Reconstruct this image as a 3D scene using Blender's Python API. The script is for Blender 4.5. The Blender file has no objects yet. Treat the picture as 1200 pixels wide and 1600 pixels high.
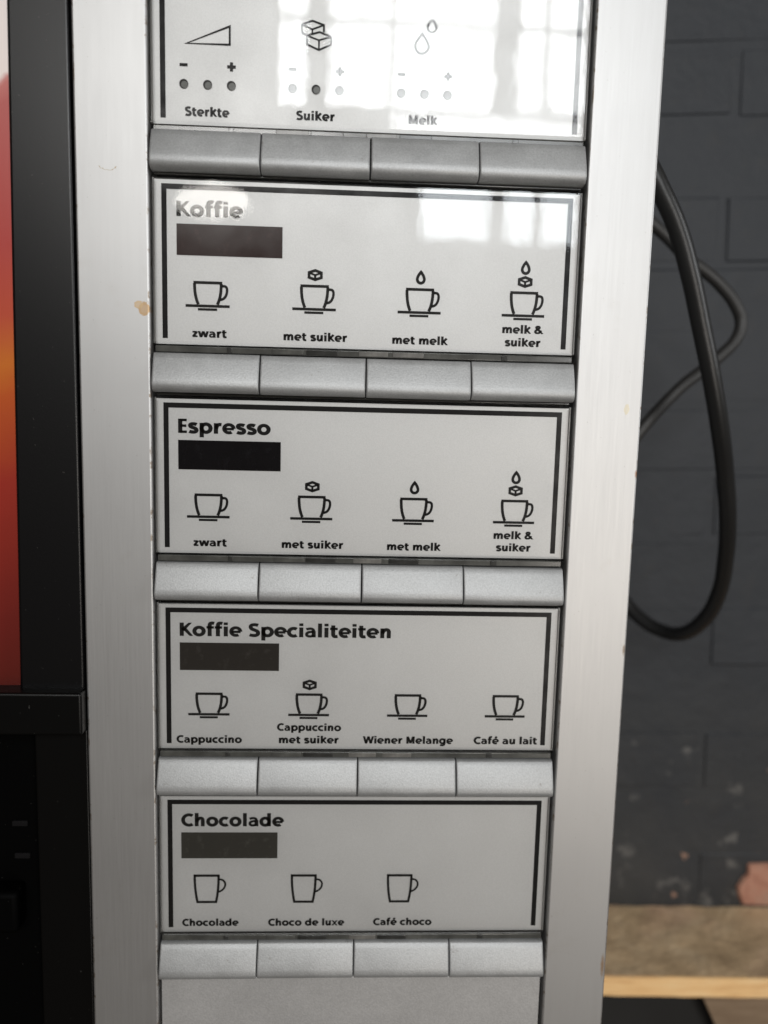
import bpy, bmesh, math, random
from mathutils import Vector, Matrix, noise
random.seed(7)
sc = bpy.context.scene
COL = sc.collection
U = 0.055            # width of one push button in metres
Z0 = 1.15            # height of the middle of the selection panel above the machine's base

# ------------------------------------------------------------------ camera
cam_d = bpy.data.cameras.new('camera')
cam = bpy.data.objects.new('camera', cam_d); COL.objects.link(cam)
M = ((0.99879317, -0.02470756, -0.04244695), (0.01926096, 0.99206472, -0.12424415), (0.0451799, 0.12327664, 0.99134335))
def pw(r): return Vector((r[0], r[2], -r[1]))
right, up, back = pw(M[0]), -pw(M[1]), -pw(M[2])
cam.matrix_world = Matrix(((right.x, up.x, back.x, -0.00754), (right.y, up.y, back.y, -0.41329),
                           (right.z, up.z, back.z, Z0 + 0.08077), (0, 0, 0, 1)))
cam_d.sensor_fit = 'VERTICAL'; cam_d.sensor_height = 36.0; cam_d.sensor_width = 27.0
cam_d.lens = 1215.55 / 1600 * 36
cam_d.clip_start = 0.01; cam_d.clip_end = 100
cam_d.dof.use_dof = True; cam_d.dof.focus_distance = 0.413; cam_d.dof.aperture_fstop = 3.9
sc.camera = cam

# ------------------------------------------------------------------ light (indoors: daylight from windows behind the camera)
w = bpy.data.worlds.new('World'); sc.world = w; w.use_nodes = True
bg = w.node_tree.nodes['Background']
bg.inputs[0].default_value = (1.0, 0.80, 0.62, 1); bg.inputs[1].default_value = 0.055
def area(name, loc, sx, sy, L, color=(1, 1, 1), rot=(math.pi / 2, 0, 0)):
    d = bpy.data.lights.new(name, 'AREA'); d.shape = 'RECTANGLE'; d.size = sx; d.size_y = sy
    d.energy = 1.5 * L * math.pi * sx * sy; d.color = color
    o = bpy.data.objects.new(name, d); COL.objects.link(o); o.location = loc; o.rotation_euler = rot
    return o
WY = -2.5
WCOL = [(-0.274, -0.19), (-0.106, 0.098), (0.12, 0.472), (0.562, 0.655), (0.678, 0.80)]
WROW = [(1.165, 1.435), (1.455, 1.75)]
LW = 9.0
for (a, b) in WCOL:
    for (c, d) in WROW:
        area('window_pane', ((a + b) / 2, WY, Z0 + (c + d) / 2), b - a, d - c, LW, (0.97, 0.99, 1.0))
for (a, b) in [(0.237, 0.472), (0.542, 0.638), (0.676, 0.80)]:
    area('window_pane', ((a + b) / 2, WY, Z0 + 0.90), b - a, 0.37, 6.2, (0.90, 0.96, 1.0))
area('lamp', (-0.51, WY, Z0 + 0.825), 0.26, 0.12, 4.6, (1.0, 0.96, 0.9)).data.shape = 'ELLIPSE'
def aim(o, t):
    o.rotation_euler = (Vector(t) - o.location).to_track_quat('-Z', 'Y').to_euler()
# added fill lights, and the open doorway to the right of the camera
area('fill_light', (-0.40, WY, Z0 + 0.995), 0.65, 0.13, 30.0, (1.0, 0.985, 0.96))  # added to brighten the left side; the buttons hide its reflection
area('fill_light', (0.46, WY, Z0 + 1.045), 0.68, 0.20, 6.0, (0.98, 0.99, 1.0))  # added fill band; its reflection also washes the top card's lower edge
aim(area('fill_light', (-0.974, -2.41, Z0 + 1.35), 0.30, 0.70, 4.0, (1.0, 0.99, 0.96)), (0, 0, Z0 + 1.35))  # added to lift the top of the left strip
aim(area('side_window', (2.4, -0.9, Z0 + 0.7), 0.6, 1.0, 6.0, (0.97, 0.99, 1.0)), (0, 0, Z0))
area('doorway', (0.98, WY, Z0 + 0.35), 0.20, 0.60, 9.5, (0.98, 0.99, 1.0))
aim(area('doorway', (0.974, -2.41, Z0 - 0.50), 0.30, 1.40, 8.0, (1.0, 0.93, 0.85)), (0, 0, Z0 - 0.5))

sc.view_settings.view_transform = 'Standard'; sc.view_settings.look = 'None'
sc.view_settings.exposure = 0.0; sc.view_settings.gamma = 1.0
sc.render.engine = 'CYCLES'
sc.cycles.use_denoising = True
sc.cycles.max_bounces = 10; sc.cycles.transparent_max_bounces = 12
sc.cycles.sample_clamp_indirect = 8

# ------------------------------------------------------------------ materials
MAT = {}
class N:
    def __init__(s, name):
        s.m = bpy.data.materials.new(name); s.m.use_nodes = True
        s.t = s.m.node_tree; s.n = s.t.nodes; s.b = s.n['Principled BSDF']; MAT[name] = s.m
    def new(s, ty, **kw):
        x = s.n.new(ty)
        for k, v in kw.items(): setattr(x, k, v)
        return x
    def link(s, a, b): s.t.links.new(a, b)
    def set(s, **kw):
        for k, v in kw.items():
            s.b.inputs[k.replace('_', ' ')].default_value = (*v, 1) if isinstance(v, tuple) and len(v) == 3 else v
        return s
    def coord(s, kind='Object', scale=(1, 1, 1)):
        c = s.new('ShaderNodeTexCoord'); mp = s.new('ShaderNodeMapping'); mp.inputs['Scale'].default_value = scale
        s.link(c.outputs[kind], mp.inputs[0]); return mp.outputs[0]
    def noise(s, vec, scale=5, detail=3, rough=0.5):
        x = s.new('ShaderNodeTexNoise'); x.inputs['Scale'].default_value = scale
        x.inputs['Detail'].default_value = detail; x.inputs['Roughness'].default_value = rough
        s.link(vec, x.inputs['Vector']); return x.outputs['Fac']
    def ramp(s, fac, stops):
        r = s.new('ShaderNodeValToRGB'); e = r.color_ramp.elements
        while len(e) < len(stops): e.new(0.5)
        for i, (p, c) in enumerate(stops):
            e[i].position = p; e[i].color = (*c, 1) if isinstance(c, tuple) else (c, c, c, 1)
        s.link(fac, r.inputs[0]); return r.outputs[0]
    def math(s, op, a, b=None, c=None):
        x = s.new('ShaderNodeMath', operation=op)
        for i, v in enumerate((a, b, c)):
            if v is None: continue
            if isinstance(v, (int, float)): x.inputs[i].default_value = v
            else: s.link(v, x.inputs[i])
        return x.outputs[0]
    def mix(s, fac, a, b):
        x = s.new('ShaderNodeMix', data_type='RGBA')
        if isinstance(fac, (int, float)): x.inputs[0].default_value = fac
        else: s.link(fac, x.inputs[0])
        for i, v in ((6, a), (7, b)):
            if isinstance(v, tuple): x.inputs[i].default_value = (*v, 1)
            else: s.link(v, x.inputs[i])
        return x.outputs[2]
    def bump(s, h, strength, dist=0.001):
        b = s.new('ShaderNodeBump'); b.inputs['Strength'].default_value = strength; b.inputs['Distance'].default_value = dist
        s.link(h, b.inputs['Height']); return b.outputs[0]
    def spot(s, vec, cx, cz, rx, rz, wob=0.35, sc=900):
        # soft-edged mark with an uneven outline, centred at (cx, cz) in object space
        sp = s.new('ShaderNodeSeparateXYZ'); s.link(vec, sp.inputs[0])
        dx = s.math('DIVIDE', s.math('SUBTRACT', sp.outputs[0], cx), rx)
        dz = s.math('DIVIDE', s.math('SUBTRACT', sp.outputs[2], cz), rz)
        d = s.math('SQRT', s.math('ADD', s.math('MULTIPLY', dx, dx), s.math('MULTIPLY', dz, dz)))
        d = s.math('ADD', d, s.math('MULTIPLY', s.math('SUBTRACT', s.noise(vec, sc, 3), 0.5), wob * 2))
        return d

def strip_material(name, marks):
    n = N(name)
    v = n.coord(); vb = n.coord(scale=(1, 1, 0.012))
    br = n.noise(vb, 2600, 4, 0.6); sm = n.noise(v, 14, 4)
    col = n.mix(n.ramp(sm, [(0.3, 0.0), (0.7, 1.0)]), (0.50, 0.499, 0.497), (0.525, 0.524, 0.52))
    fl = n.ramp(n.noise(v, 620, 2), [(0.735, 0.0), (0.76, 1.0)])
    col = n.mix(n.math('MULTIPLY', fl, 0.30), col, (0.25, 0.24, 0.22))
    st = n.noise(n.coord(scale=(1, 1, 0.06)), 130, 4, 0.6)
    col = n.mix(n.ramp(st, [(0.52, 0.0), (0.75, 0.06)]), col, (0.40, 0.395, 0.385))
    ex = n.new('ShaderNodeSeparateXYZ'); n.link(v, ex.inputs[0])
    ed = n.math('GREATER_THAN', n.math('ABSOLUTE', ex.outputs[0]), 0.0171)
    gr = n.ramp(n.noise(v, 210, 4, 0.65), [(0.56, 0.0), (0.66, 0.8)])
    col = n.mix(n.math('MULTIPLY', ed, gr), col, (0.22, 0.17, 0.12))
    rub = n.ramp(n.noise(v, 38, 5, 0.65), [(0.60, 0.0), (0.72, 0.20)])
    col = n.mix(rub, col, (0.42, 0.40, 0.37))
    for kind, cx, cz, rx, rz, c in marks:
        d = n.spot(v, cx, cz, rx, rz)
        if kind == 'drip':
            m = n.ramp(d, [(0.4, 0.75), (0.8, 0.9), (0.95, 0.7), (1.05, 0.0)])
        elif kind == 'arc':     # lower half of a thin ring
            sp = n.new('ShaderNodeSeparateXYZ'); n.link(v, sp.inputs[0])
            m = n.math('MULTIPLY', n.ramp(d, [(0.86, 0.0), (0.95, 1.0), (1.05, 1.0), (1.12, 0.0)]),
                       n.math('LESS_THAN', sp.outputs[2], cz - rz * 0.25))
        else:
            m = n.ramp(d, [(0.3, 0.8), (1.0, 0.0)])
        col = n.mix(m, col, c)
    n.link(col, n.b.inputs['Base Color'])
    n.set(Metallic=0.88)
    n.link(n.ramp(br, [(0.3, 0.465), (0.7, 0.51)]), n.b.inputs['Roughness'])
    n.link(n.bump(br, 0.04, 0.0004), n.b.inputs['Normal'])
    return n.m
SLX, SRX = -2.35 * U, 2.355 * U
strip_material('brushed_left', [('drip', -0.1140 - SLX, 0.1317, 0.0030, 0.0036, (0.42, 0.27, 0.13)),
                                ('drip', -0.1168 - SLX, 0.1338, 0.0024, 0.0020, (0.48, 0.35, 0.21)),
                                ('arc', -0.1309 - SLX, 0.2015, 0.0046, 0.0027, (0.30, 0.23, 0.14))])
strip_material('brushed_right', [('drip', 0.1393 - SRX, 0.087, 0.0015, 0.0028, (0.50, 0.46, 0.36)),
                                 ('spot', 0.1468 - SRX, 0.0529, 0.0012, 0.0028, (0.30, 0.15, 0.08)),
                                 ('spot', 0.1462 - SRX, -0.045, 0.0012, 0.004, (0.25, 0.2, 0.15)),
                                 ('spot', 0.1455 - SRX, -0.235, 0.0014, 0.009, (0.35, 0.22, 0.12))])

def speckle(name, base, metallic, rough, grain, strength, dark=0.92, spk=0.30, patch=30):
    n = N(name); v0_ = n.coord(); oi = n.new('ShaderNodeObjectInfo')
    av = n.new('ShaderNodeVectorMath', operation='ADD'); n.link(v0_, av.inputs[0]); n.link(oi.outputs['Location'], av.inputs[1]); v = av.outputs[0]
    g = n.noise(v, grain, 2, 0.6); sm = n.noise(v, patch, 5, 0.6)
    c2 = tuple(x * dark for x in base)
    col = n.mix(n.ramp(sm, [(0.3, 0.0), (0.7, 1.0)]), c2, base)
    col = n.mix(n.ramp(g, [(0.35, spk), (0.65, 0.0)]), col, tuple(x * 0.5 for x in base))
    n.link(col, n.b.inputs['Base Color']); n.set(Metallic=metallic)
    n.link(n.ramp(sm, [(0.3, rough - 0.03), (0.7, rough + 0.04)]), n.b.inputs['Roughness'])
    n.link(n.bump(g, strength, 0.0003), n.b.inputs['Normal'])
    return n
speckle('label_silver', (0.61, 0.61, 0.607), 0.40, 0.50, 1400, 0.10, 0.96, 0.16)
speckle('plate_silver', (0.545, 0.54, 0.535), 0.5, 0.52, 1150, 0.30)
# buttons: silver lacquer, rubbed by fingers
n = speckle('button_silver', (0.485, 0.493, 0.495), 0.6, 0.53, 1250, 0.30, 0.84, 0.34, 70)
v = n.coord(); ri = n.new('ShaderNodeObjectInfo')
ad = n.new('ShaderNodeVectorMath', operation='ADD'); n.link(v, ad.inputs[0]); n.link(ri.outputs['Location'], ad.inputs[1])
sc_ = n.ramp(n.noise(ad.outputs[0], 170, 6, 0.7), [(0.66, 0.0), (0.70, 0.6), (0.72, 0.0)])
old = n.b.inputs['Base Color'].links[0].from_socket
n.link(n.mix(sc_, old, (0.16, 0.14, 0.12)), n.b.inputs['Base Color'])

n = N('print_black').set(Base_Color=(0.006, 0.006, 0.0065), Roughness=0.6, Specular_IOR_Level=0.12)
n = N('print_dark').set(Base_Color=(0.010, 0.0098, 0.0095), Roughness=0.6, Specular_IOR_Level=0.15)
def display(name, c):
    n = N(name); v = n.coord()
    s = n.ramp(n.noise(v, 160, 5, 0.65), [(0.55, 0.0), (0.8, 1.0)])
    n.link(n.mix(n.math('MULTIPLY', s, 0.55), c, tuple(x * 2.2 + 0.008 for x in c)), n.b.inputs['Base Color'])  # lighter mottling in the colour stands in for uneven room reflection
    n.set(Roughness=0.16, Specular_IOR_Level=0.2)
display('display_brown', (0.024, 0.010, 0.009)); display('display_black', (0.004, 0.004, 0.0055))
display('display_grey', (0.030, 0.027, 0.024)); display('display_olive', (0.042, 0.040, 0.035))
N('led_lens').set(Base_Color=(0.035, 0.038, 0.030), Roughness=0.4)
N('speck_grey').set(Base_Color=(0.10, 0.09, 0.08), Roughness=0.8)
N('tray_black').set(Base_Color=(0.008, 0.008, 0.009), Roughness=0.45)

def clear(name, tint, ior, rough, wavy):
    n = N(name); v = n.coord(scale=(1, 1, 0.7))
    tr = n.new('ShaderNodeBsdfTransparent'); tr.inputs[0].default_value = (*tint, 1)
    gl = n.new('ShaderNodeBsdfGlossy'); gl.inputs['Roughness'].default_value = rough
    fr = n.new('ShaderNodeFresnel'); fr.inputs['IOR'].default_value = ior
    bp = n.bump(n.noise(v, 55, 2, 0.5), wavy, 0.0006)
    n.link(bp, gl.inputs['Normal'])
    mx = n.new('ShaderNodeMixShader'); n.link(fr.outputs[0], mx.inputs[0]); n.link(tr.outputs[0], mx.inputs[1]); n.link(gl.outputs[0], mx.inputs[2])
    hz = n.new('ShaderNodeBsdfGlossy'); hz.inputs['Roughness'].default_value = 0.22      # fine scratches and grease
    m2 = n.new('ShaderNodeMixShader'); n.link(n.ramp(n.noise(n.coord(), 42, 5, 0.65), [(0.38, 0.03), (0.72, 0.26)]), m2.inputs[0])
    n.link(gl.outputs[0], m2.inputs[1]); n.link(hz.outputs[0], m2.inputs[2]); n.link(m2.outputs[0], mx.inputs[2])
    n.link(mx.outputs[0], n.n['Material Output'].inputs['Surface'])
clear('acrylic', (0.975, 0.975, 0.97), 1.66, 0.015, 0.10)
def plastic_edge(name, c, r):
    n = N(name); v = n.coord(scale=(1, 1, 1))
    g = n.noise(v, 90, 4, 0.6)
    n.link(n.ramp(g, [(0.35, tuple(x * 0.7 for x in c)), (0.55, c), (0.72, tuple(x * 1.5 for x in c))]), n.b.inputs['Base Color'])
    n.set(Roughness=r)
plastic_edge('edge_clear', (0.07, 0.07, 0.064), 0.18)
plastic_edge('edge_dark', (0.03, 0.03, 0.028), 0.16)
plastic_edge('edge_pale', (0.13, 0.125, 0.115), 0.25)
n = N('rim_clear').set(Base_Color=(0.42, 0.42, 0.41), Roughness=0.12)

def black_plastic(name, c, r, sp=0.5):
    n = N(name); v = n.coord()
    g = n.noise(v, 1400, 2); d = n.ramp(n.noise(v, 500, 2), [(0.74, 0.0), (0.77, 1.0)])
    n.link(n.mix(n.math('MULTIPLY', d, 0.12), c, (0.3, 0.29, 0.27)), n.b.inputs['Base Color'])
    n.set(Roughness=r, Specular_IOR_Level=sp); n.link(n.bump(g, 0.06, 0.0003), n.b.inputs['Normal'])
black_plastic('frame_black', (0.002, 0.002, 0.0025), 0.33, 0.42)
black_plastic('ledge_black', (0.002, 0.002, 0.002), 0.35, 0.22)
black_plastic('niche_black', (0.001, 0.001, 0.001), 0.6, 0.04)
N('slot_grey').set(Base_Color=(0.006, 0.0055, 0.006), Roughness=0.7, Specular_IOR_Level=0.12)
N('body_grey').set(Base_Color=(0.30, 0.30, 0.30), Roughness=0.5, Metallic=0.3)

# printed picture: pale top, red body, orange band, dark red foot
n = N('picture_print'); v = n.coord()
sp = n.new('ShaderNodeSeparateXYZ'); n.link(v, sp.inputs[0])
zz = n.math('ADD', n.math('MULTIPLY', sp.outputs[2], 1 / 0.40), n.math('MULTIPLY', n.math('SUBTRACT', n.noise(v, 45, 3), 0.5), 0.035))
zz = n.math('ADD', zz, n.math('MULTIPLY', sp.outputs[0], -0.9))
n.link(n.ramp(zz, [(0.0, (0.085, 0.010, 0.006)), (0.12, (0.15, 0.013, 0.009)), (0.30, (0.32, 0.026, 0.014)), (0.41, (0.50, 0.085, 0.012)), (0.455, (0.58, 0.15, 0.014)),
                   (0.51, (0.50, 0.07, 0.03)), (0.60, (0.44, 0.05, 0.04)), (0.77, (0.46, 0.09, 0.08)), (0.792, (0.55, 0.16, 0.14)),
                   (0.80, (0.88, 0.78, 0.74)), (1.0, (0.85, 0.78, 0.76))]), n.b.inputs['Base Color'])
n.set(Roughness=0.35)

# painted brickwork with chips, scuffs and bare spots
def wall_paint(name, painted=True):
    n = N(name)
    g = n.new('ShaderNodeNewGeometry'); v = g.outputs['Position']
    sp = n.new('ShaderNodeSeparateXYZ'); n.link(v, sp.inputs[0])
    big = n.noise(v, 9, 4); mid = n.noise(v, 60, 5, 0.6); fine = n.noise(v, 420, 4, 0.6)
    col = n.mix(n.ramp(big, [(0.3, 0.0), (0.7, 1.0)]), (0.0195, 0.0225, 0.0275), (0.025, 0.028, 0.033))
    col = n.mix(n.ramp(mid, [(0.55, 0.0), (0.8, 0.5)]), col, (0.034, 0.0325, 0.031))
    low = n.ramp(n.math('SUBTRACT', sp.outputs[2], Z0 - 0.62), [(0.20, 1.0), (0.50, 0.0)])          # scuffed more towards the board
    col = n.mix(n.math('MULTIPLY', low, n.ramp(n.noise(v, 16, 4), [(0.3, 0.2), (0.65, 0.9)])), col, (0.046, 0.0455, 0.044))
    ch = n.math('SUBTRACT', n.noise(v, 34, 5, 0.62), n.math('MULTIPLY', n.math('SUBTRACT', 1.0, low), 0.16))
    col = n.mix(n.ramp(ch, [(0.56, 0.0), (0.63, 0.8)]), col, (0.13, 0.125, 0.118))
    ch2 = n.math('SUBTRACT', n.noise(v, 48, 4, 0.6), n.math('MULTIPLY', n.math('SUBTRACT', 1.0, low), 0.12))
    col = n.mix(n.ramp(ch2, [(0.665, 0.0), (0.69, 1.0)]), col, (0.30, 0.18, 0.13))
    n.link(col, n.b.inputs['Base Color'])
    n.set(Roughness=0.55, Specular_IOR_Level=0.36)
    h = n.math('ADD', n.math('MULTIPLY', mid, 1.0), n.math('MULTIPLY', fine, 0.25))
    n.link(n.bump(h, 0.40, 0.003), n.b.inputs['Normal'])
wall_paint('wall_paint')
n = N('bare_brick'); v = n.coord()
n.link(n.ramp(n.noise(v, 60, 5, 0.6), [(0.3, (0.30, 0.13, 0.085)), (0.5, (0.44, 0.22, 0.15)), (0.7, (0.40, 0.25, 0.18))]), n.b.inputs['Base Color'])
n.set(Roughness=0.85); n.link(n.bump(n.noise(v, 300, 4), 0.5, 0.001), n.b.inputs['Normal'])
def wood(name, stops, gs):
    n = N(name); v = n.coord(scale=(1, 10, 10)); v2 = n.coord()
    g = n.noise(v, gs, 5, 0.6)
    col = n.ramp(g, stops)
    n.link(col, n.b.inputs['Base Color']); n.set(Roughness=0.8)
    n.link(n.bump(g, 0.35, 0.001), n.b.inputs['Normal']); return n
wood('wood_sawn', [(0.3, (0.72, 0.41, 0.17)), (0.5, (0.90, 0.57, 0.26)), (0.7, (0.93, 0.65, 0.34))], 22)
wood('wood_brown', [(0.3, (0.17, 0.11, 0.065)), (0.7, (0.27, 0.19, 0.12))], 18)
n = N('dusty_wood'); v = n.coord()
col = n.ramp(n.noise(v, 26, 5, 0.65), [(0.3, (0.38, 0.26, 0.145)), (0.5, (0.58, 0.41, 0.24)), (0.7, (0.68, 0.51, 0.32))])
col = n.mix(n.ramp(n.noise(v, 11, 3), [(0.5, 0.0), (0.7, 0.5)]), col, (0.56, 0.34, 0.24))
n.link(col, n.b.inputs['Base Color']); n.set(Roughness=0.9)
n.link(n.bump(n.noise(v, 120, 5), 0.6, 0.003), n.b.inputs['Normal'])
N('shade_dark').set(Base_Color=(0.012, 0.011, 0.010), Roughness=0.8)  # near-black that stands for the shade beneath the board
n = N('cable_rubber').set(Base_Color=(0.012, 0.012, 0.012), Roughness=0.36); v = n.coord()
n.link(n.bump(n.noise(v, 500, 3), 0.15, 0.0005), n.b.inputs['Normal'])
n = N('cable_dusty').set(Base_Color=(0.022, 0.021, 0.020), Roughness=0.5); v = n.coord()
n.link(n.bump(n.noise(v, 500, 3), 0.15, 0.0005), n.b.inputs['Normal'])

# ------------------------------------------------------------------ builders
WL = {}
def link(o, loc, parent):
    COL.objects.link(o); loc = Vector(loc); WL[o] = loc
    if parent is not None:
        o.parent = parent; o.location = loc - WL[parent]
    else: o.location = loc
    return o
def mobj(name, me, mat, loc=(0, 0, 0), parent=None, smooth=False):
    if mat and not me.materials: me.materials.append(MAT[mat])
    if smooth:
        for p in me.polygons: p.use_smooth = True
    return link(bpy.data.objects.new(name, me), loc, parent)
def empty(name, loc): return link(bpy.data.objects.new(name, None), loc, None)
def tag(o, label=None, cat=None, group=None, kind=None):
    for k, v in (('label', label), ('category', cat), ('group', group), ('kind', kind)):
        if v: o[k] = v
    return o
def box_mesh(name, sx, sy, sz, bev=0.0, seg=2):
    bm = bmesh.new(); bmesh.ops.create_cube(bm, size=1)
    for v in bm.verts: v.co = Vector((v.co.x * sx, v.co.y * sy, v.co.z * sz))
    if bev: bmesh.ops.bevel(bm, geom=bm.edges[:], offset=bev, segments=seg, affect='EDGES', profile=0.6)
    me = bpy.data.meshes.new(name); bm.to_mesh(me); bm.free()
    if bev:
        for p in me.polygons: p.use_smooth = max(abs(c) for c in p.normal) < 0.999
    return me
def box(name, x0, x1, y0, y1, z0, z1, mat, parent=None, bev=0.0, seg=2):
    me = box_mesh(name, x1 - x0, y1 - y0, z1 - z0, bev, seg)
    return mobj(name, me, mat, ((x0 + x1) / 2, (y0 + y1) / 2, (z0 + z1) / 2), parent)
def flat(name, polys, mat, cu, cv, y, parent, v0):
    # polys: lists of (u, v) in button widths; a thin ink layer facing the viewer
    vs, fs = [], []
    for poly in polys:
        i = len(vs)
        for (a, b) in poly: vs.append(((a - cu) * U, 0.0, (b - cv) * U))
        fs.append(list(range(i, i + len(poly))))
    me = bpy.data.meshes.new(name); me.from_pydata(vs, [], fs); me.update()
    return mobj(name, me, mat, (cu * U, y, Z0 + (v0 + cv) * U), parent)
def stroke(pts, w, closed=False):
    # mitred ribbon along a path, as quads
    n = len(pts); L, Rr = [], []
    for i in range(n):
        p = Vector(pts[i])
        a = Vector(pts[i - 1]) if (i > 0 or closed) else None
        b = Vector(pts[(i + 1) % n]) if (i < n - 1 or closed) else None
        d1 = (p - a).normalized() if a is not None else None
        d2 = (b - p).normalized() if b is not None else None
        if d1 is None: d1 = d2
        if d2 is None: d2 = d1
        n1 = Vector((-d1.y, d1.x)); n2 = Vector((-d2.y, d2.x))
        m = n1 + n2; m = m.normalized() if m.length > 1e-6 else n1
        k = w / 2 / max(0.45, m.dot(n1))
        L.append(p + m * k); Rr.append(p - m * k)
    out = []
    for i in range(n if closed else n - 1):
        j = (i + 1) % n
        out.append([L[i], Rr[i], Rr[j], L[j]])
    return out
def bez(p0, p1, p2, p3, n=8):
    r = []
    for i in range(n + 1):
        t = i / n; a = (1 - t) ** 3; b = 3 * t * (1 - t) ** 2; c = 3 * t * t * (1 - t); d = t ** 3
        r.append((a * p0[0] + b * p1[0] + c * p2[0] + d * p3[0], a * p0[1] + b * p1[1] + c * p2[1] + d * p3[1]))
    return r
def shift(polys, dx, dy): return [[(q[0] + dx, q[1] + dy) for q in p] for p in polys]
def cup_polys():
    P = [[(0, 0), (0, -0.026), (0.268, -0.026), (0.268, 0)]]
    P += stroke(bez((0.010, -0.02), (0.010, -0.10), (0.020, -0.16), (0.044, -0.212)), 0.028)
    P += stroke(bez((0.258, -0.02), (0.258, -0.10), (0.248, -0.16), (0.222, -0.212)), 0.028)
    P += stroke([(0.262, -0.041)] + bez((0.286, -0.041), (0.322, -0.041), (0.316, -0.095), (0.303, -0.125), 8) + bez((0.303, -0.125), (0.292, -0.150), (0.275, -0.164), (0.246, -0.166), 6)[1:], 0.024)
    P.append([(-0.074, -0.214), (-0.074, -0.239), (0.337, -0.239), (0.337, -0.214)])
    P.append([(0.040, -0.247), (0.040, -0.269), (0.220, -0.269), (0.220, -0.247)])
    return P
def mug_polys():
    P = stroke([(0.011, 0)] + bez((0.011, -0.02), (0.010, -0.12), (0.020, -0.22), (0.038, -0.305), 8)[1:] + [(0.228, -0.305)] +
               bez((0.228, -0.305), (0.247, -0.22), (0.256, -0.12), (0.255, -0.011), 8)[1:], 0.025)
    P.append([(0.0, 0), (0.0, -0.026), (0.266, -0.026), (0.266, 0)])
    P += stroke(bez((0.255, -0.055), (0.345, -0.045), (0.350, -0.17), (0.245, -0.195), 12), 0.020)
    return P
def cube_polys(s=1.0):
    h = [(0, .042), (.058, .022), (.058, -.023), (0, -.043), (-.058, -.023), (-.058, .022)]
    P = stroke([(a * s, b * s) for a, b in h], 0.026, True)
    P += stroke([(-.052 * s, .018 * s), (0, -.001), (.052 * s, .018 * s)], 0.018) + stroke([(0, 0), (0, -.04 * s)], 0.021)
    return P
def drop_polys(w, h, t):
    r = w / 2 - t / 2; pts = []
    c = -h / 2 + w / 2
    pts += bez((0, h / 2 - t), (0.012 * h / .14, h * 0.22), (r, c + r * 0.75), (r, c), 8)
    for i in range(1, 16):
        a = -math.pi * i / 16; pts.append((r * math.cos(a), c + r * math.sin(a)))
    pts += [(-x, y) for x, y in reversed(bez((0, h / 2 - t), (0.012 * h / .14, h * 0.22), (r, c + r * 0.75), (r, c), 8))][:-1]
    return stroke(pts, t, True)

# bold humanist lettering drawn as strokes; cap height 1, x-height 0.745
XH = 0.745; HB = 0.095
def arc(cx, cy, rx, ry, a0, a1, n=22):
    return [(cx + rx * math.cos(math.radians(a0 + (a1 - a0) * i / n)), cy + ry * math.sin(math.radians(a0 + (a1 - a0) * i / n))) for i in range(n + 1)]
def ell(cx, rx=0.265): return (arc(cx, XH / 2, rx, XH / 2 - HB + 0.012, 0, 360, 28)[:-1], True)
def G(adv, *st, lo=None, hi=None): return (adv, st, lo, hi)
def L(*p): return (list(p), False)
def T(*p): return (list(p), False, 0.76)      # thin horizontal
ARCH = [(0.19, 0.36)] + bez((0.19, 0.36), (0.21, 0.66), (0.56, 0.80), (0.56, 0.44), 10)[1:] + [(0.56, 0)]
SMALL_E = (arc(0.38, XH / 2, 0.265, XH / 2 - HB + 0.012, -2, 305), False, 0.94)
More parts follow.
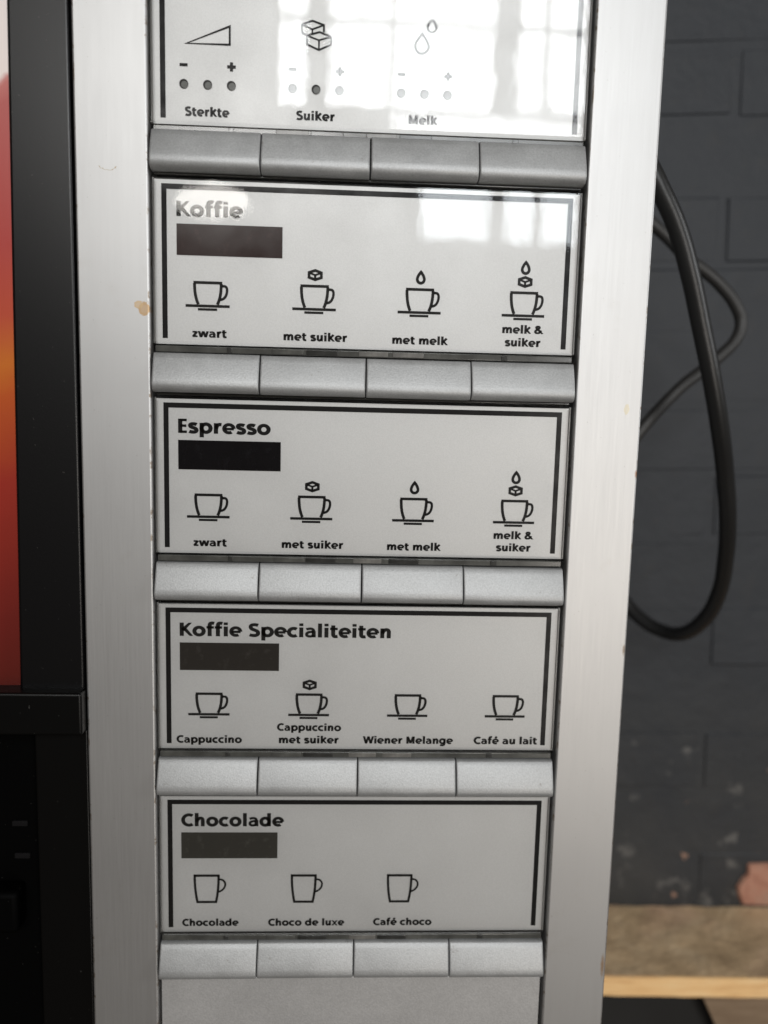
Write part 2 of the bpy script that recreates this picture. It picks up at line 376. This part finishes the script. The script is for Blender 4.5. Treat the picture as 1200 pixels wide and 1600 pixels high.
GLYPH = {
 'o': G(0.79, ell(0.395)), 'c': G(0.63, (arc(0.385, XH / 2, 0.275, XH / 2 - HB + 0.012, 52, 308), False)),
 'e': G(0.74, SMALL_E, T((0.13, 0.350), (0.66, 0.350))),
 'é': G(0.74, SMALL_E, T((0.13, 0.350), (0.66, 0.350)), L((0.34, 0.83), (0.50, 1.06))),
 'a': G(0.70, T(*(bez((0.10, 0.60), (0.30, 0.70), (0.53, 0.70), (0.53, 0.44), 10))), L((0.53, 0.47), (0.53, 0)),
        T(*(bez((0.53, 0.42), (0.22, 0.44), (0.12, 0.34), (0.12, 0.21), 8) + bez((0.12, 0.21), (0.12, 0.03), (0.44, 0.02), (0.53, 0.20), 8)[1:]))),
 'd': G(0.78, ell(0.365, 0.25), L((0.60, 0), (0.60, 1.06))), 'p': G(0.78, ell(0.42, 0.25), L((0.18, -0.28), (0.18, XH))),
 'g': G(0.78, ell(0.365, 0.25), L(*([(0.60, XH), (0.60, 0.06)] + bez((0.60, 0.06), (0.60, -0.25), (0.32, -0.22), (0.13, -0.15), 8)[1:]))),
 'h': G(0.74, L((0.18, 0), (0.18, 1.06)), L(*ARCH)), 'n': G(0.74, L((0.18, 0), (0.18, XH)), L(*ARCH)),
 'm': G(1.10, L((0.18, 0), (0.18, XH)), L(*([(0.19, 0.36)] + bez((0.19, 0.36), (0.21, 0.66), (0.55, 0.80), (0.55, 0.44), 10)[1:] + [(0.55, 0)])),
        L(*([(0.56, 0.36)] + bez((0.56, 0.36), (0.58, 0.66), (0.92, 0.80), (0.92, 0.44), 10)[1:] + [(0.92, 0)]))),
 'u': G(0.74, L((0.56, 0), (0.56, XH)), L(*([(0.18, XH)] + bez((0.18, 0.30), (0.18, -0.05), (0.53, 0.08), (0.55, 0.38), 10)))),
 'r': G(0.51, L((0.18, 0), (0.18, XH)), L(*bez((0.19, 0.34), (0.20, 0.60), (0.32, 0.68), (0.49, 0.645), 8))),
 'i': G(0.36, L((0.18, 0), (0.18, XH)), L((0.18, 0.85), (0.18, 1.05))), 'l': G(0.36, L((0.18, 0), (0.18, 1.06))),
 'k': G(0.71, L((0.18, 0), (0.18, 1.06)), L((0.20, 0.33), (0.62, 0.82)), L((0.30, 0.45), (0.65, -0.06)), lo=0, hi=None),
 'f': G(0.46, L(*([(0.20, 0), (0.20, 0.76)] + bez((0.20, 0.78), (0.20, 1.02), (0.33, 1.01), (0.46, 0.965), 8)[1:])), T((0.02, 0.665), (0.44, 0.665))),
 't': G(0.49, L(*([(0.20, 0.93), (0.20, 0.28)] + bez((0.20, 0.28), (0.20, 0.05), (0.32, 0.07), (0.46, 0.10), 8)[1:])), T((0.02, 0.665), (0.46, 0.665))),
 's': G(0.58, L(*(bez((0.49, 0.61), (0.38, 0.68), (0.13, 0.70), (0.13, 0.54), 8) + bez((0.13, 0.54), (0.13, 0.36), (0.48, 0.42), (0.48, 0.22), 8)[1:] + bez((0.48, 0.22), (0.48, 0.04), (0.22, 0.06), (0.08, 0.13), 8)[1:]))),
 'z': G(0.57, L((0.05, 0.66), (0.44, 0.66)), L((0.47, 0.70), (0.11, 0.06)), L((0.06, 0.085), (0.52, 0.085)), lo=0, hi=XH),
 'w': G(0.98, L((0.08, 0.80), (0.27, -0.02)), L((0.27, -0.02), (0.49, 0.76)), L((0.49, 0.76), (0.71, -0.02)), L((0.71, -0.02), (0.90, 0.80)), lo=0, hi=XH),
 'x': G(0.68, L((0.09, 0.81), (0.59, -0.06)), L((0.59, 0.81), (0.09, -0.06)), lo=0, hi=XH),
 '&': G(0.92, L(*([(0.86, -0.04), (0.27, 0.66)] + bez((0.27, 0.66), (0.14, 0.84), (0.26, 0.92), (0.38, 0.915), 8)[1:] + bez((0.38, 0.915), (0.58, 0.91), (0.56, 0.70), (0.38, 0.57), 8)[1:] +
        bez((0.38, 0.57), (0.18, 0.46), (0.11, 0.36), (0.13, 0.24), 8)[1:] + bez((0.13, 0.24), (0.18, 0.02), (0.58, 0.02), (0.70, 0.46), 10)[1:])), lo=0),
 'K': G(0.77, L((0.19, 0), (0.19, 1)), L((0.22, 0.44), (0.68, 1.08)), L((0.34, 0.56), (0.74, -0.08)), lo=0, hi=1),
 'E': G(0.60, L((0.19, 0), (0.19, 1)), T((0.19, 0.085), (0.56, 0.085)), T((0.19, 0.515), (0.53, 0.515)), T((0.19, 0.915), (0.555, 0.915))),
 'S': G(0.68, L(*(bez((0.57, 0.86), (0.42, 0.93), (0.14, 0.95), (0.14, 0.73), 8) + bez((0.14, 0.73), (0.14, 0.47), (0.57, 0.55), (0.57, 0.28), 8)[1:] + bez((0.57, 0.28), (0.57, 0.03), (0.24, 0.07), (0.08, 0.14), 8)[1:]))),
 'C': G(0.76, (arc(0.48, 0.5, 0.37, 0.415, 54, 306, 26), False)),
 'W': G(1.13, L((0.08, 1.06), (0.31, -0.02)), L((0.31, -0.02), (0.565, 1.02)), L((0.565, 1.02), (0.82, -0.02)), L((0.82, -0.02), (1.05, 1.06)), lo=0, hi=1),
 'M': G(1.04, L((0.19, 0), (0.19, 1)), L((0.85, 0), (0.85, 1)), L((0.22, 1.02), (0.52, 0.08)), L((0.52, 0.08), (0.82, 1.02)), lo=0, hi=1),
 ' ': G(0.33)}
def text(name, body, u0, u1, base, cap, wgt, mat, y, parent, v0):
    polys = []; x = 0.0
    for ch in body:
        adv, st, lo, hi = GLYPH[ch]
        for one in st:
            pts, closed = one[0], one[1]; wk = wgt * (one[2] if len(one) > 2 else 1.0)
            for q in stroke(pts, wk, closed):
                polys.append([(x + a[0], min(hi, max(lo if lo is not None else -9, a[1])) if hi is not None else max(lo if lo is not None else -9, a[1])) for a in q])
        x += adv + 0.012
    xs = [a[0] for q in polys for a in q]; x0, x1 = min(xs), max(xs); k = (u1 - u0) / (x1 - x0)
    polys = [[(u0 + (a[0] - x0) * k, base + a[1] * cap) for a in q] for q in polys]
    return flat(name, polys, mat, (u0 + u1) / 2, base, y, parent, v0)

# ------------------------------------------------------------------ the wall behind, brick by brick
WO = Vector((0.2, 0.34, Z0)); WR = (0.0, -0.032, math.radians(-4))
CP = 0.0655; BL = 0.222; JT = 0.005
bm = bmesh.new(); bmesh.ops.create_cube(bm, size=1)
for v in bm.verts: v.co = Vector((v.co.x * 1.5 + 0.15, v.co.y * 0.06 + 0.0325, v.co.z * 1.45 - 0.10))
me = bpy.data.meshes.new('wall'); bm.to_mesh(me); bm.free()
wall = mobj('wall', me, 'wall_paint', WO); wall.rotation_euler = WR
tag(wall, 'dark grey painted brick wall behind the machine', 'wall', kind='structure')
def brick_mesh(seed, sx, sz):
    # rounded, slightly uneven painted face: border ring plus a bowed middle
    rnd = random.Random(seed); NX, NZ = 5, 3; vs = []; fs = []
    for j in range(NZ + 1):
        for i in range(NX + 1):
            x = (i / NX - 0.5) * sx; z = (j / NZ - 0.5) * sz
            edge = (i in (0, NX)) or (j in (0, NZ))
            if i == 1: x = -sx / 2 + 0.0028
            if i == NX - 1: x = sx / 2 - 0.0028
            if j == 1: z = -sz / 2 + 0.0028
            if j == NZ - 1: z = sz / 2 - 0.0028
            y = 0.0028 if edge else -0.0012 * rnd.random()
            if edge: x += rnd.uniform(-.0018, .0018); z += rnd.uniform(-.0019, .0016)
            vs.append((x, y, z))
    for j in range(NZ):
        for i in range(NX):
            a = j * (NX + 1) + i; fs.append((a, a + 1, a + NX + 2, a + NX + 1))
    m = bpy.data.meshes.new('brick'); m.from_pydata(vs, [], fs); m.update()
    m.materials.append(MAT['wall_paint']); return m
BM = [brick_mesh(k, BL - JT, CP - JT * 0.8) for k in range(6)]
BH = [brick_mesh(20 + k, BL / 2 - JT, CP - JT * 0.8) for k in range(3)]
def wallchild(o, a, y, z):
    COL.objects.link(o); o.parent = wall; o.location = (a, y, z)
for r in range(-3, 16):
    zc = 0.4211 + CP / 2 - r * CP
    off = (0.149 if r % 2 == 1 else 0.149 + BL / 2) + random.uniform(-.006, .006)
    for k in range(-4, 4):
        a = off + (k + 0.5) * BL
        if a < -0.35 or a > 0.75: continue
        o = bpy.data.objects.new('brick', random.choice(BM)); wallchild(o, a, 0.0027 + random.uniform(-.0006, .0006), zc + random.uniform(-.0008, .0008))
        o.rotation_euler = (random.uniform(-.016, .016), random.uniform(-.006, .006), random.uniform(-.004, .004))
# a piece where the paint and face have come off, by the board
out = [(-.030, -.0195), (-.0345, -.010), (-.0365, .0005), (-.031, .010), (-.0265, .014), (-.026, .0255), (-.010, .0265), (.03, .025), (.05, .022), (.052, -.019), (.01, -.0205)]
vs = [(x, 0.004, z) for x, z in out] + [(x * 0.95, 0.0005 - 0.001 * noise.noise((x * 90, z * 90, 0)), z * 0.93) for x, z in out] + [(0.008, -0.0006, 0.002)]
k = len(out); fs = [(i, (i + 1) % k, k + (i + 1) % k, k + i) for i in range(k)] + [(k + i, k + (i + 1) % k, 2 * k) for i in range(k)]
me = bpy.data.meshes.new('bare_brick'); me.from_pydata(vs, [], fs); me.update(); me.materials.append(MAT['bare_brick'])
wallchild(bpy.data.objects.new('bare_brick', me), 0.2275, -0.003, -0.4035)

# ------------------------------------------------------------------ wooden board at the foot of the wall
pal = empty('wooden_board', WO + Vector((0.1, -0.05, -0.46)))
pal.rotation_euler = WR
tag(pal, 'dusty wooden board with a pale sawn front edge along the brick wall', 'board')
def palchild(name, me, mat, a, y, z):
    if not me.materials: me.materials.append(MAT[mat])
    o = bpy.data.objects.new(name, me); COL.objects.link(o); o.parent = pal
    R3 = Matrix.Rotation(WR[2], 3, 'Z') @ Matrix.Rotation(WR[1], 3, 'Y')
    o.location = Vector((a, y, z)) - R3.inverted() @ Vector((0.1, -0.05, -0.46)); return o
def uneven_box(name, sx, sy, sz, nx, ny, amp, seed):
    bm = bmesh.new(); bmesh.ops.create_grid(bm, x_segments=nx, y_segments=ny, size=0.5)
    for v in bm.verts: v.co = Vector((v.co.x * sx, v.co.y * sy, sz / 2 + amp * noise.noise((v.co.x * sx * 40 + seed, v.co.y * sy * 40, seed))))
    ext = bmesh.ops.extrude_face_region(bm, geom=bm.faces[:])
    for g in ext['geom']:
        if isinstance(g, bmesh.types.BMVert): g.co.z = -sz / 2
    bmesh.ops.recalc_face_normals(bm, faces=bm.faces[:])
    me = bpy.data.meshes.new(name); bm.to_mesh(me); bm.free(); return me
palchild('board_top', uneven_box('board_top', 1.0, 0.1030, 0.016, 140, 16, 0.0019, 3), 'dusty_wood', 0.2, -0.0515, -0.4340)
def sawn_edge(L_, n):
    vs, fs = [], []
    for i in range(n + 1):
        x = (i / n - 0.5) * L_
        a = 0.0011 * noise.noise((x * 45, 1.3, 0)) + 0.0005 * noise.noise((x * 210, 4.0, 0)); b = 0.0009 * noise.noise((x * 38, 7.7, 0)); c = 0.0006 * noise.noise((x * 70, 2.2, 5))
        vs += [(x, -0.0018 + c, -0.0088 + b), (x, -0.0018 + c * 0.6, 0.0068 + a), (x, 0.0002, 0.0086 + a), (x, 0.0022, 0.0084 + a), (x, 0.0022, -0.0090 + b)]
    for i in range(n):
        for j in range(5):
            k2 = (j + 1) % 5; fs.append((i * 5 + j, i * 5 + k2, (i + 1) * 5 + k2, (i + 1) * 5 + j))
    m = bpy.data.meshes.new('front_edge'); m.from_pydata(vs, [], fs); m.update()
    bm = bmesh.new(); bm.from_mesh(m); bmesh.ops.recalc_face_normals(bm, faces=bm.faces[:]); bm.to_mesh(m); bm.free(); return m
palchild('front_edge', sawn_edge(1.0, 160), 'wood_sawn', 0.2, -0.1052, -0.4345)
palchild('shade_panel', box_mesh('shade_panel', 1.0, 0.02, 0.14, 0.001), 'shade_dark', 0.2, -0.060, -0.5125)  # dark panel put in as the shade below the board
# slanted brace standing under the board
bm = bmesh.new(); prof = [(0.118, -0.4425), (0.30, -0.4425), (0.30, -0.58), (0.180, -0.58)]
f = bm.faces.new([bm.verts.new((x, -0.012, z)) for x, z in prof])
ex = bmesh.ops.extrude_face_region(bm, geom=[f])
for g in ex['geom']:
    if isinstance(g, bmesh.types.BMVert): g.co.y = 0.012
bmesh.ops.recalc_face_normals(bm, faces=bm.faces[:])
me = bpy.data.meshes.new('brace'); bm.to_mesh(me); bm.free()
palchild('brace', me, 'wood_brown', 0.0, -0.0835, 0.0)

# ------------------------------------------------------------------ cables
def cable(name, pts, r, mat, label):
    cu = bpy.data.curves.new(name, 'CURVE'); cu.dimensions = '3D'; cu.bevel_depth = r; cu.bevel_resolution = 4; cu.resolution_u = 5
    s = cu.splines.new('BEZIER'); s.bezier_points.add(len(pts) - 1)
    o0 = Vector(pts[len(pts) // 2])
    for b, p in zip(s.bezier_points, pts):
        b.co = Vector(p) - o0; b.handle_left_type = b.handle_right_type = 'AUTO'
    o = bpy.data.objects.new('t', cu); COL.objects.link(o)
    dg = bpy.context.evaluated_depsgraph_get(); dg.update()
    me = bpy.data.meshes.new_from_object(o.evaluated_get(dg)); bpy.data.objects.remove(o)
    me.materials.clear()
    return tag(mobj(name, me, mat, o0 + Vector((0, 0, Z0)), None, True), label, 'cable', 'cables beside the machine')
THICK = [(0.120, 0.085, 0.285), (0.1526, 0.09, 0.2654), (0.1722, 0.09, 0.2453), (0.1854, 0.09, 0.2246), (0.1976, 0.092, 0.2041), (0.2098, 0.095, 0.1754), (0.2216, 0.1, 0.1439), (0.2334, 0.105, 0.1113), (0.2466, 0.115, 0.0773), (0.2601, 0.13, 0.0455), (0.2721, 0.145, 0.0115), (0.283, 0.165, -0.0208), (0.2917, 0.19, -0.0567), (0.2903, 0.21, -0.0834), (0.2821, 0.23, -0.1002), (0.2723, 0.25, -0.1032), (0.2602, 0.265, -0.0974), (0.2462, 0.28, -0.0816), (0.2254, 0.29, -0.0508), (0.17, 0.30, 0.02), (0.10, 0.30, 0.06)]
THIN = [(0.12, 0.2, 0.28), (0.1909, 0.2, 0.2524), (0.2065, 0.2, 0.2435), (0.2233, 0.2, 0.2313), (0.2371, 0.2, 0.2203), (0.2475, 0.19, 0.2048), (0.2622, 0.19, 0.1958), (0.2766, 0.19, 0.1843), (0.2884, 0.19, 0.1703), (0.2929, 0.19, 0.1583), (0.2889, 0.188, 0.1459), (0.2787, 0.186, 0.1347), (0.2636, 0.184, 0.1221), (0.2477, 0.18, 0.1103), (0.2329, 0.178, 0.0958), (0.2179, 0.175, 0.0794), (0.2043, 0.175, 0.0606), (0.1904, 0.175, 0.0431), (0.12, 0.175, -0.04)]
cable('power_cable', THICK, 0.0062, 'cable_rubber', 'thick black cable hanging in a long loop beside the machine')
cable('power_cable', THIN, 0.0047, 'cable_dusty', 'thinner black cable passing behind the thick hanging cable')

# ------------------------------------------------------------------ the machine
mach = empty('coffee_machine', (0, 0.13, 0.0))
tag(mach, 'silver and black hot drinks vending machine with rows of push buttons', 'vending machine')
ZT, ZB = Z0 + 7.0 * U, 0.0
box('housing', -0.46, 0.140, 0.026, 0.275, ZB, ZT - 0.004, 'body_grey', mach, 0.002)
for nm, a, b, mt in (('side_strip', -2.68, -2.02, 'brushed_left'), ('side_strip', 2.03, 2.68, 'brushed_right')):
    me = box_mesh('side_strip', (b - a) * U, 0.025, ZT - ZB - 0.01, 0.0011, 3)
    for v in me.vertices: v.co.z += (ZT + ZB) / 2 - Z0
    mobj('side_strip', me, mt, ((a + b) / 2 * U, 0.0115, Z0), mach)
box('panel_tray', -2.018 * U, 2.028 * U, 0.010, 0.024, ZB + 0.01, ZT - 0.01, 'tray_black', mach)
box('lower_plate', -1.992 * U, 1.994 * U, 0.0005, 0.0095, ZB + 0.02, Z0 - 4.40 * U, 'plate_silver', mach, 0.0006)

# left door: black frame, printed picture, ledge, delivery niche
def frame_bar():
    x0, x1 = -3.278 * U, -2.705 * U; z0, z1 = Z0 - 1.36 * U, ZT - 0.01
    o = box('door_frame', x0, x1, -0.0005, 0.0245, z0, z1, 'frame_black', mach, 0.0016, 3)
    for v in o.data.vertices:        # the inner edge of the frame runs slightly out of plumb
        if v.co.x < 0: v.co.x += 0.0030 * (v.co.z / ((z1 - z0) / 2)) + 0.0002
    return o
frame_bar()
me = box_mesh('picture_panel', 0.20, 0.004, ZT - 0.012 - (Z0 - 1.40 * U))
zc = (ZT - 0.012 + Z0 - 1.40 * U) / 2
for v in me.vertices: v.co.z += zc - (Z0 - 1.36 * U); v.co.x -= 0.1
pic = mobj('picture_panel', me, 'picture_print', (-3.235 * U, 0.006, Z0 - 1.36 * U), mach)
for (u_, v_, w_, h_) in ((-3.545, 1.40, 0.03, 0.05), (-3.55, 1.12, 0.035, 0.04)):
    flat('picture_mark', [[(u_ - w_, v_), (u_ - w_ * .2, v_ - h_ * .6), (u_ + w_, v_ - h_ * .2), (u_ + w_ * .6, v_ + h_ * .5), (u_ - w_ * .3, v_ + h_ * .4)]], 'print_black', u_, v_, 0.0038, pic, 0)
box('ledge', -0.46, -2.688 * U, -0.0085, 0.022, Z0 - 1.70 * U, Z0 - 1.275 * U, 'ledge_black', mach, 0.0016, 3)
box('lower_door', -3.215 * U, -2.690 * U, 0.001, 0.0245, ZB + 0.01, Z0 - 1.705 * U, 'ledge_black', mach, 0.0012)
nb = box('niche', -0.455, -3.217 * U, 0.0185, 0.0255, ZB + 0.02, Z0 - 1.704 * U, 'niche_black', mach)
for (u_, v_) in ((-3.505, -2.86), (-3.49, -3.22)):
    box('slot', (u_ - .085) * U, (u_ + .075) * U, 0.0165, 0.0186, Z0 + (v_ - .03) * U, Z0 + (v_ + .03) * U, 'slot_grey', nb, 0.0005)
o = box('nozzle', -0.215, -3.47 * U, 0.004, 0.0184, Z0 - 3.95 * U, Z0 - 3.50 * U, 'niche_black', nb, 0.003)

# push buttons: lacquered bars with a domed front, four to a row
def button_mesh():
    H = 0.366; W = 0.988; prof = []
    # (depth towards the viewer is negative y), from top back over the dome to bottom back
    prof = [(0.0, 0.10), (0.0, 0.004), (-0.012, -0.010), (-0.06, -0.031), (-0.12, -0.055), (-0.18, -0.077), (-0.24, -0.096),
            (-0.290, -0.108), (-0.330, -0.098), (-0.354, -0.070), (-0.366, -0.030), (-0.366, 0.10)]
    xs = [-W / 2, -W / 2 + 0.006, -W / 2 + 0.018, W / 2 - 0.018, W / 2 - 0.006, W / 2]
    ins = [0.014, 0.004, 0.0, 0.0, 0.004, 0.014]
    vs, fs = [], []
    for x, q in zip(xs, ins):
        for (z, y) in prof:
            c = -H / 2; zz = c + (z - c) * (1 - q * 0.25)
            yy = y + q * 0.5 if y < 0.05 else y
            vs.append((x * U, yy * U, zz * U))
    k = len(prof)
    for i in range(len(xs) - 1):
        for j in range(k - 1):
            a = i * k + j; fs.append((a, a + 1, a + k + 1, a + k))
    fs.append(tuple(range(k - 1, -1, -1))); fs.append(tuple(range((len(xs) - 1) * k, len(xs) * k)))
    me = bpy.data.meshes.new('push_button'); me.from_pydata(vs, [], fs); me.update()
    bm = bmesh.new(); bm.from_mesh(me); bmesh.ops.recalc_face_normals(bm, faces=bm.faces[:]); bm.to_mesh(me); bm.free()
    for p in me.polygons: p.use_smooth = len(p.vertices) == 4
    me.materials.append(MAT['button_silver']); return me
BMESH = button_mesh()
rb = random.Random(3)
for r in range(5):
    for c in range(4):
        o = mobj('push_button', BMESH, None, ((c - 1.5) * 1.0 * U + rb.uniform(-.00008, .00008), rb.uniform(-.0002, .0002), Z0 + (2 - r) * 2 * U + rb.uniform(-.0002, .0002)), mach)
        o.rotation_euler = (rb.uniform(-.006, .006), rb.uniform(-.0012, .0012), rb.uniform(-.004, .004))

# selection panels: silver card with printing, behind a clear cover
YS, YP = 0.0030, 0.0028
def cover_mesh(u0, u1, v0, v1):
    c = 0.030; vs = []
    for (d, y) in ((0.0, 0.10), (0.0, 0.030), (c, 0.0)):
        for (a, b) in ((u0 + d, v0 + d), (u1 - d, v0 + d), (u1 - d, v1 - d), (u0 + d, v1 - d)): vs.append((a * U, y * U, b * U))
    fs = [(8, 9, 10, 11)]
    for l in (0, 4):
        for i in range(4): j = (i + 1) % 4; fs.append((l + i, l + j, l + 4 + j, l + 4 + i))
    me = bpy.data.meshes.new('cover'); me.from_pydata(vs, [], fs); me.update(); me.materials.append(MAT['acrylic']); return me
COV = cover_mesh(-2.005, 2.005, 0.075, 1.605)
CUP, MUG, CUBE, DROP = cup_polys(), mug_polys(), cube_polys(), drop_polys(0.094, 0.142, 0.027)
def rect(u0, u1, v0, v1): return [(u0, v0), (u1, v0), (u1, v1), (u0, v1)]
SM = 0.0765
def panel(row, dv, label, ink):
    v0 = (2 - row) * 2.0 + dv
    p = box('selection_panel', -1.988 * U, 1.988 * U, YS, YS + 0.002, Z0 + (v0 + 0.088) * U, Z0 + (v0 + 1.578) * U, 'label_silver', mach)
    p['label'] = label
    t = 0.048; e = 1.922
    flat('printed_border', [rect(-e, e, 1.54 - t, 1.54), rect(-e, -e + t, 0.142, 1.54 - t), rect(e - t, e, 0.142, 1.54 - t)], 'print_black', 0, 0.8, YP, p, v0)
    mobj('clear_cover', COV, None, (0, 0, Z0 + v0 * U), p)
    # clear plastic lips above and below the card, with moulded clips
    rr = random.Random(row * 11 + 5)
    box('cover_lip', -1.985 * U, 1.985 * U, 0.0012, 0.0095, Z0 + (v0 + 0.012) * U, Z0 + (v0 + 0.072) * U, 'edge_clear', p, 0.0005)
    box('cover_lip', -1.985 * U, 1.985 * U, 0.0015, 0.0095, Z0 + (v0 + 1.609) * U, Z0 + (v0 + 1.632) * U, 'edge_dark', p, 0.0004)
    for (u_, w_, mt) in ((-0.41, 0.30, 'edge_dark'), (0.40, 0.30, 'edge_pale' if row in (1, 3) else 'edge_dark'), (-0.74, 0.30, 'edge_pale' if row == 0 else 'edge_clear'), (0.07, 0.28, 'edge_pale'), (1.33, 0.06, 'edge_dark'), (-1.30, 0.05, 'edge_dark')):
        u_ += rr.uniform(-.03, .03)
        box('clip', (u_ - w_ / 2) * U, (u_ + w_ / 2) * U, 0.0008, 0.006, Z0 + (v0 + 0.018) * U, Z0 + (v0 + 0.066) * U, mt, p, 0.0003)
    for s in (-1, 1):
        box('cover_edge', (s * 1.999 - .010) * U, (s * 1.999 + .010) * U, 0.0022, 0.009, Z0 + (v0 + 0.09) * U, Z0 + (v0 + 1.59) * U, 'rim_clear', p, 0.0003)
    return p, v0
def cap(p, v0, body, u0, u1, base, ink, h=SM): text('caption', body, u0, u1, base, h, 0.250, ink, YP, p, v0)
def hot(row, title, tw, disp, ink, captions, extras, label):
    p, v0 = panel(row, 0.0, label, ink)
    text('title', title, -1.785, -1.785 + tw, 1.254, 0.135, 0.238, ink, YP, p, v0)
    box('display_window', -1.785 * U, -0.805 * U, YP - 0.0001, YP + 0.0001, Z0 + (v0 + 0.905) * U, Z0 + (v0 + 1.187) * U, disp, p)
    for j, ex in enumerate(extras):
        if ex is None: continue
        ox = -1.632 + 0.998 * j
        if ex == 'mug':
            flat('mug_icon', shift(MUG, ox - 0.03, 0.726), ink, ox, 0.6, YP, p, v0)
        else:
            flat('cup_icon', shift(CUP, ox, 0.674), ink, ox, 0.55, YP, p, v0)
            if 'c' in ex: flat('sugar_cube_icon', shift(CUBE, ox + 0.138, 0.763), ink, ox, 0.77, YP, p, v0)
            if 'd' in ex: flat('milk_drop_icon', shift(DROP, ox + 0.138, 0.899 if 'c' in ex else 0.778), ink, ox, 0.85, YP, p, v0)
    for (b, u0, u1, base) in captions: cap(p, v0, b, u0, u1, base, ink)
    return p
CAPS = [('zwart', -1.648, -1.322, 0.158), ('met suiker', -0.788, -0.185, 0.153), ('met melk', 0.246, 0.780, 0.150), ('melk &', 1.300, 1.700, 0.280), ('suiker', 1.328, 1.676, 0.158)]
hot(1, 'Koffie', 0.615, 'display_brown', 'print_dark', CAPS, ['', 'c', 'd', 'cd'], 'card titled Koffie with a dark brown display window')
hot(2, 'Espresso', 0.882, 'display_black', 'print_black', CAPS, ['', 'c', 'd', 'cd'], 'card titled Espresso with a black display window')
hot(3, 'Koffie Specialiteiten', 2.092, 'display_grey', 'print_dark',
    [('Cappuccino', -1.825, -1.171, 0.148), ('Cappuccino', -0.820, -0.172, 0.280), ('met suiker', -0.800, -0.195, 0.148), ('Wiener Melange', 0.050, 0.974, 0.150), ('Café au lait', 1.184, 1.840, 0.151)],
    ['', 'c', '', ''], 'card titled Koffie Specialiteiten with a grey display window')
hot(4, 'Chocolade', 1.046, 'display_olive', 'print_dark',
    [('Chocolade', -1.783, -1.199, 0.155), ('Choco de luxe', -0.896, -0.100, 0.153), ('Café choco', 0.200, 0.817, 0.154)],
    ['mug', 'mug', 'mug', None], 'card titled Chocolade with three mug symbols')
# topmost card: strength, sugar and milk settings
p, v0 = panel(0, -0.028, 'card with strength, sugar and milk settings and small round lights', 'print_black')
q = v0 + 0.028
flat('strength_icon', stroke([(-1.685, 0.758), (-1.295, 0.918), (-1.295, 0.762)], 0.018, True), 'print_black', -1.5, 0.8, YP, p, q)
S2 = stroke([(-.485, .905), (-.381, .868), (-.381, .800), (-.490, .752), (-.600, .795), (-.600, .870)], .018, True) + \
     stroke([(-.595, .868), (-.490, .835), (-.386, .866)], .016) + stroke([(-.490, .835), (-.490, .757)], .016)
S1 = stroke([(-.606, .878), (-.647, .893), (-.647, .962), (-.550, .998), (-.447, .966), (-.447, .905)], .018) + \
     stroke([(-.642, .960), (-.552, .925), (-.452, .964)], .016) + stroke([(-.552, .925), (-.552, .893)], .016)
flat('sugar_cubes_icon', S1 + S2, 'print_black', -.5, .87, YP, p, q)
flat('milk_drops_icon', shift(drop_polys(0.10, 0.14, 0.02), 0.537, 1.008) + shift(drop_polys(0.145, 0.205, 0.022), 0.449, 0.853), 'print_black', .5, .9, YP, p, q)
lens = bpy.data.meshes.new('indicator_light'); K = 20
vs = [(0.041 * U * math.cos(2 * math.pi * i / K), 0.0, 0.041 * U * math.sin(2 * math.pi * i / K)) for i in range(K)] + \
     [((0.006 + 0.031 * math.cos(2 * math.pi * i / K)) * U, 0.0002, (-0.006 + 0.031 * math.sin(2 * math.pi * i / K)) * U) for i in range(K)]
lens.from_pydata(vs, [], [(i, (i + 1) % K, K + (i + 1) % K, K + i) for i in range(K)] + [tuple(range(K, 2 * K))]); lens.update()
lens.materials.append(MAT['led_lens']); lens.materials.append(MAT['print_dark'])
for f_ in lens.polygons: f_.material_index = 1 if len(f_.vertices) == 4 else 0  # dark off-centre ring paints the shade inside the hole
for o_ in (-1.708, -0.725, 0.270):
    for d in (0.0, 0.214, 0.428):
        mobj('indicator_light', lens, None, ((o_ + d) * U, YP - 0.0003, Z0 + (q + 0.411) * U), p)
    flat('minus_sign', [rect(o_ - .038, o_ + .034, 0.562, 0.588)], 'print_black', o_, .57, YP, p, q)
    x = o_ + .428
    flat('plus_sign', [rect(x - .038, x + .040, 0.560, 0.588), rect(x - .013, x + .015, 0.588, 0.613), rect(x - .013, x + .015, 0.535, 0.560)], 'print_black', x, .57, YP, p, q)
cap(p, q, 'Sterkte', -1.701, -1.296, 0.138, 'print_black', 0.079)
cap(p, q, 'Suiker', -0.690, -0.335, 0.142, 'print_black', 0.079)
cap(p, q, 'Melk', 0.345, 0.617, 0.146, 'print_black', 0.079)
# dried specks on the topmost card
for (a, b, w_) in ((1.70, 0.475, 0.010), (1.715, 0.468, 0.007), (1.69, 0.462, 0.006), (1.66, 0.335, 0.009), (1.675, 0.325, 0.006), (1.645, 0.328, 0.005)):
    flat('speck', [[(a + w_ * (0.7 + 0.4 * math.sin(3 * t + a * 40)) * math.cos(t), b + w_ * math.sin(t)) for t in [i * math.pi / 4 for i in range(8)]]], 'speck_grey', a, b, YP, p, q)
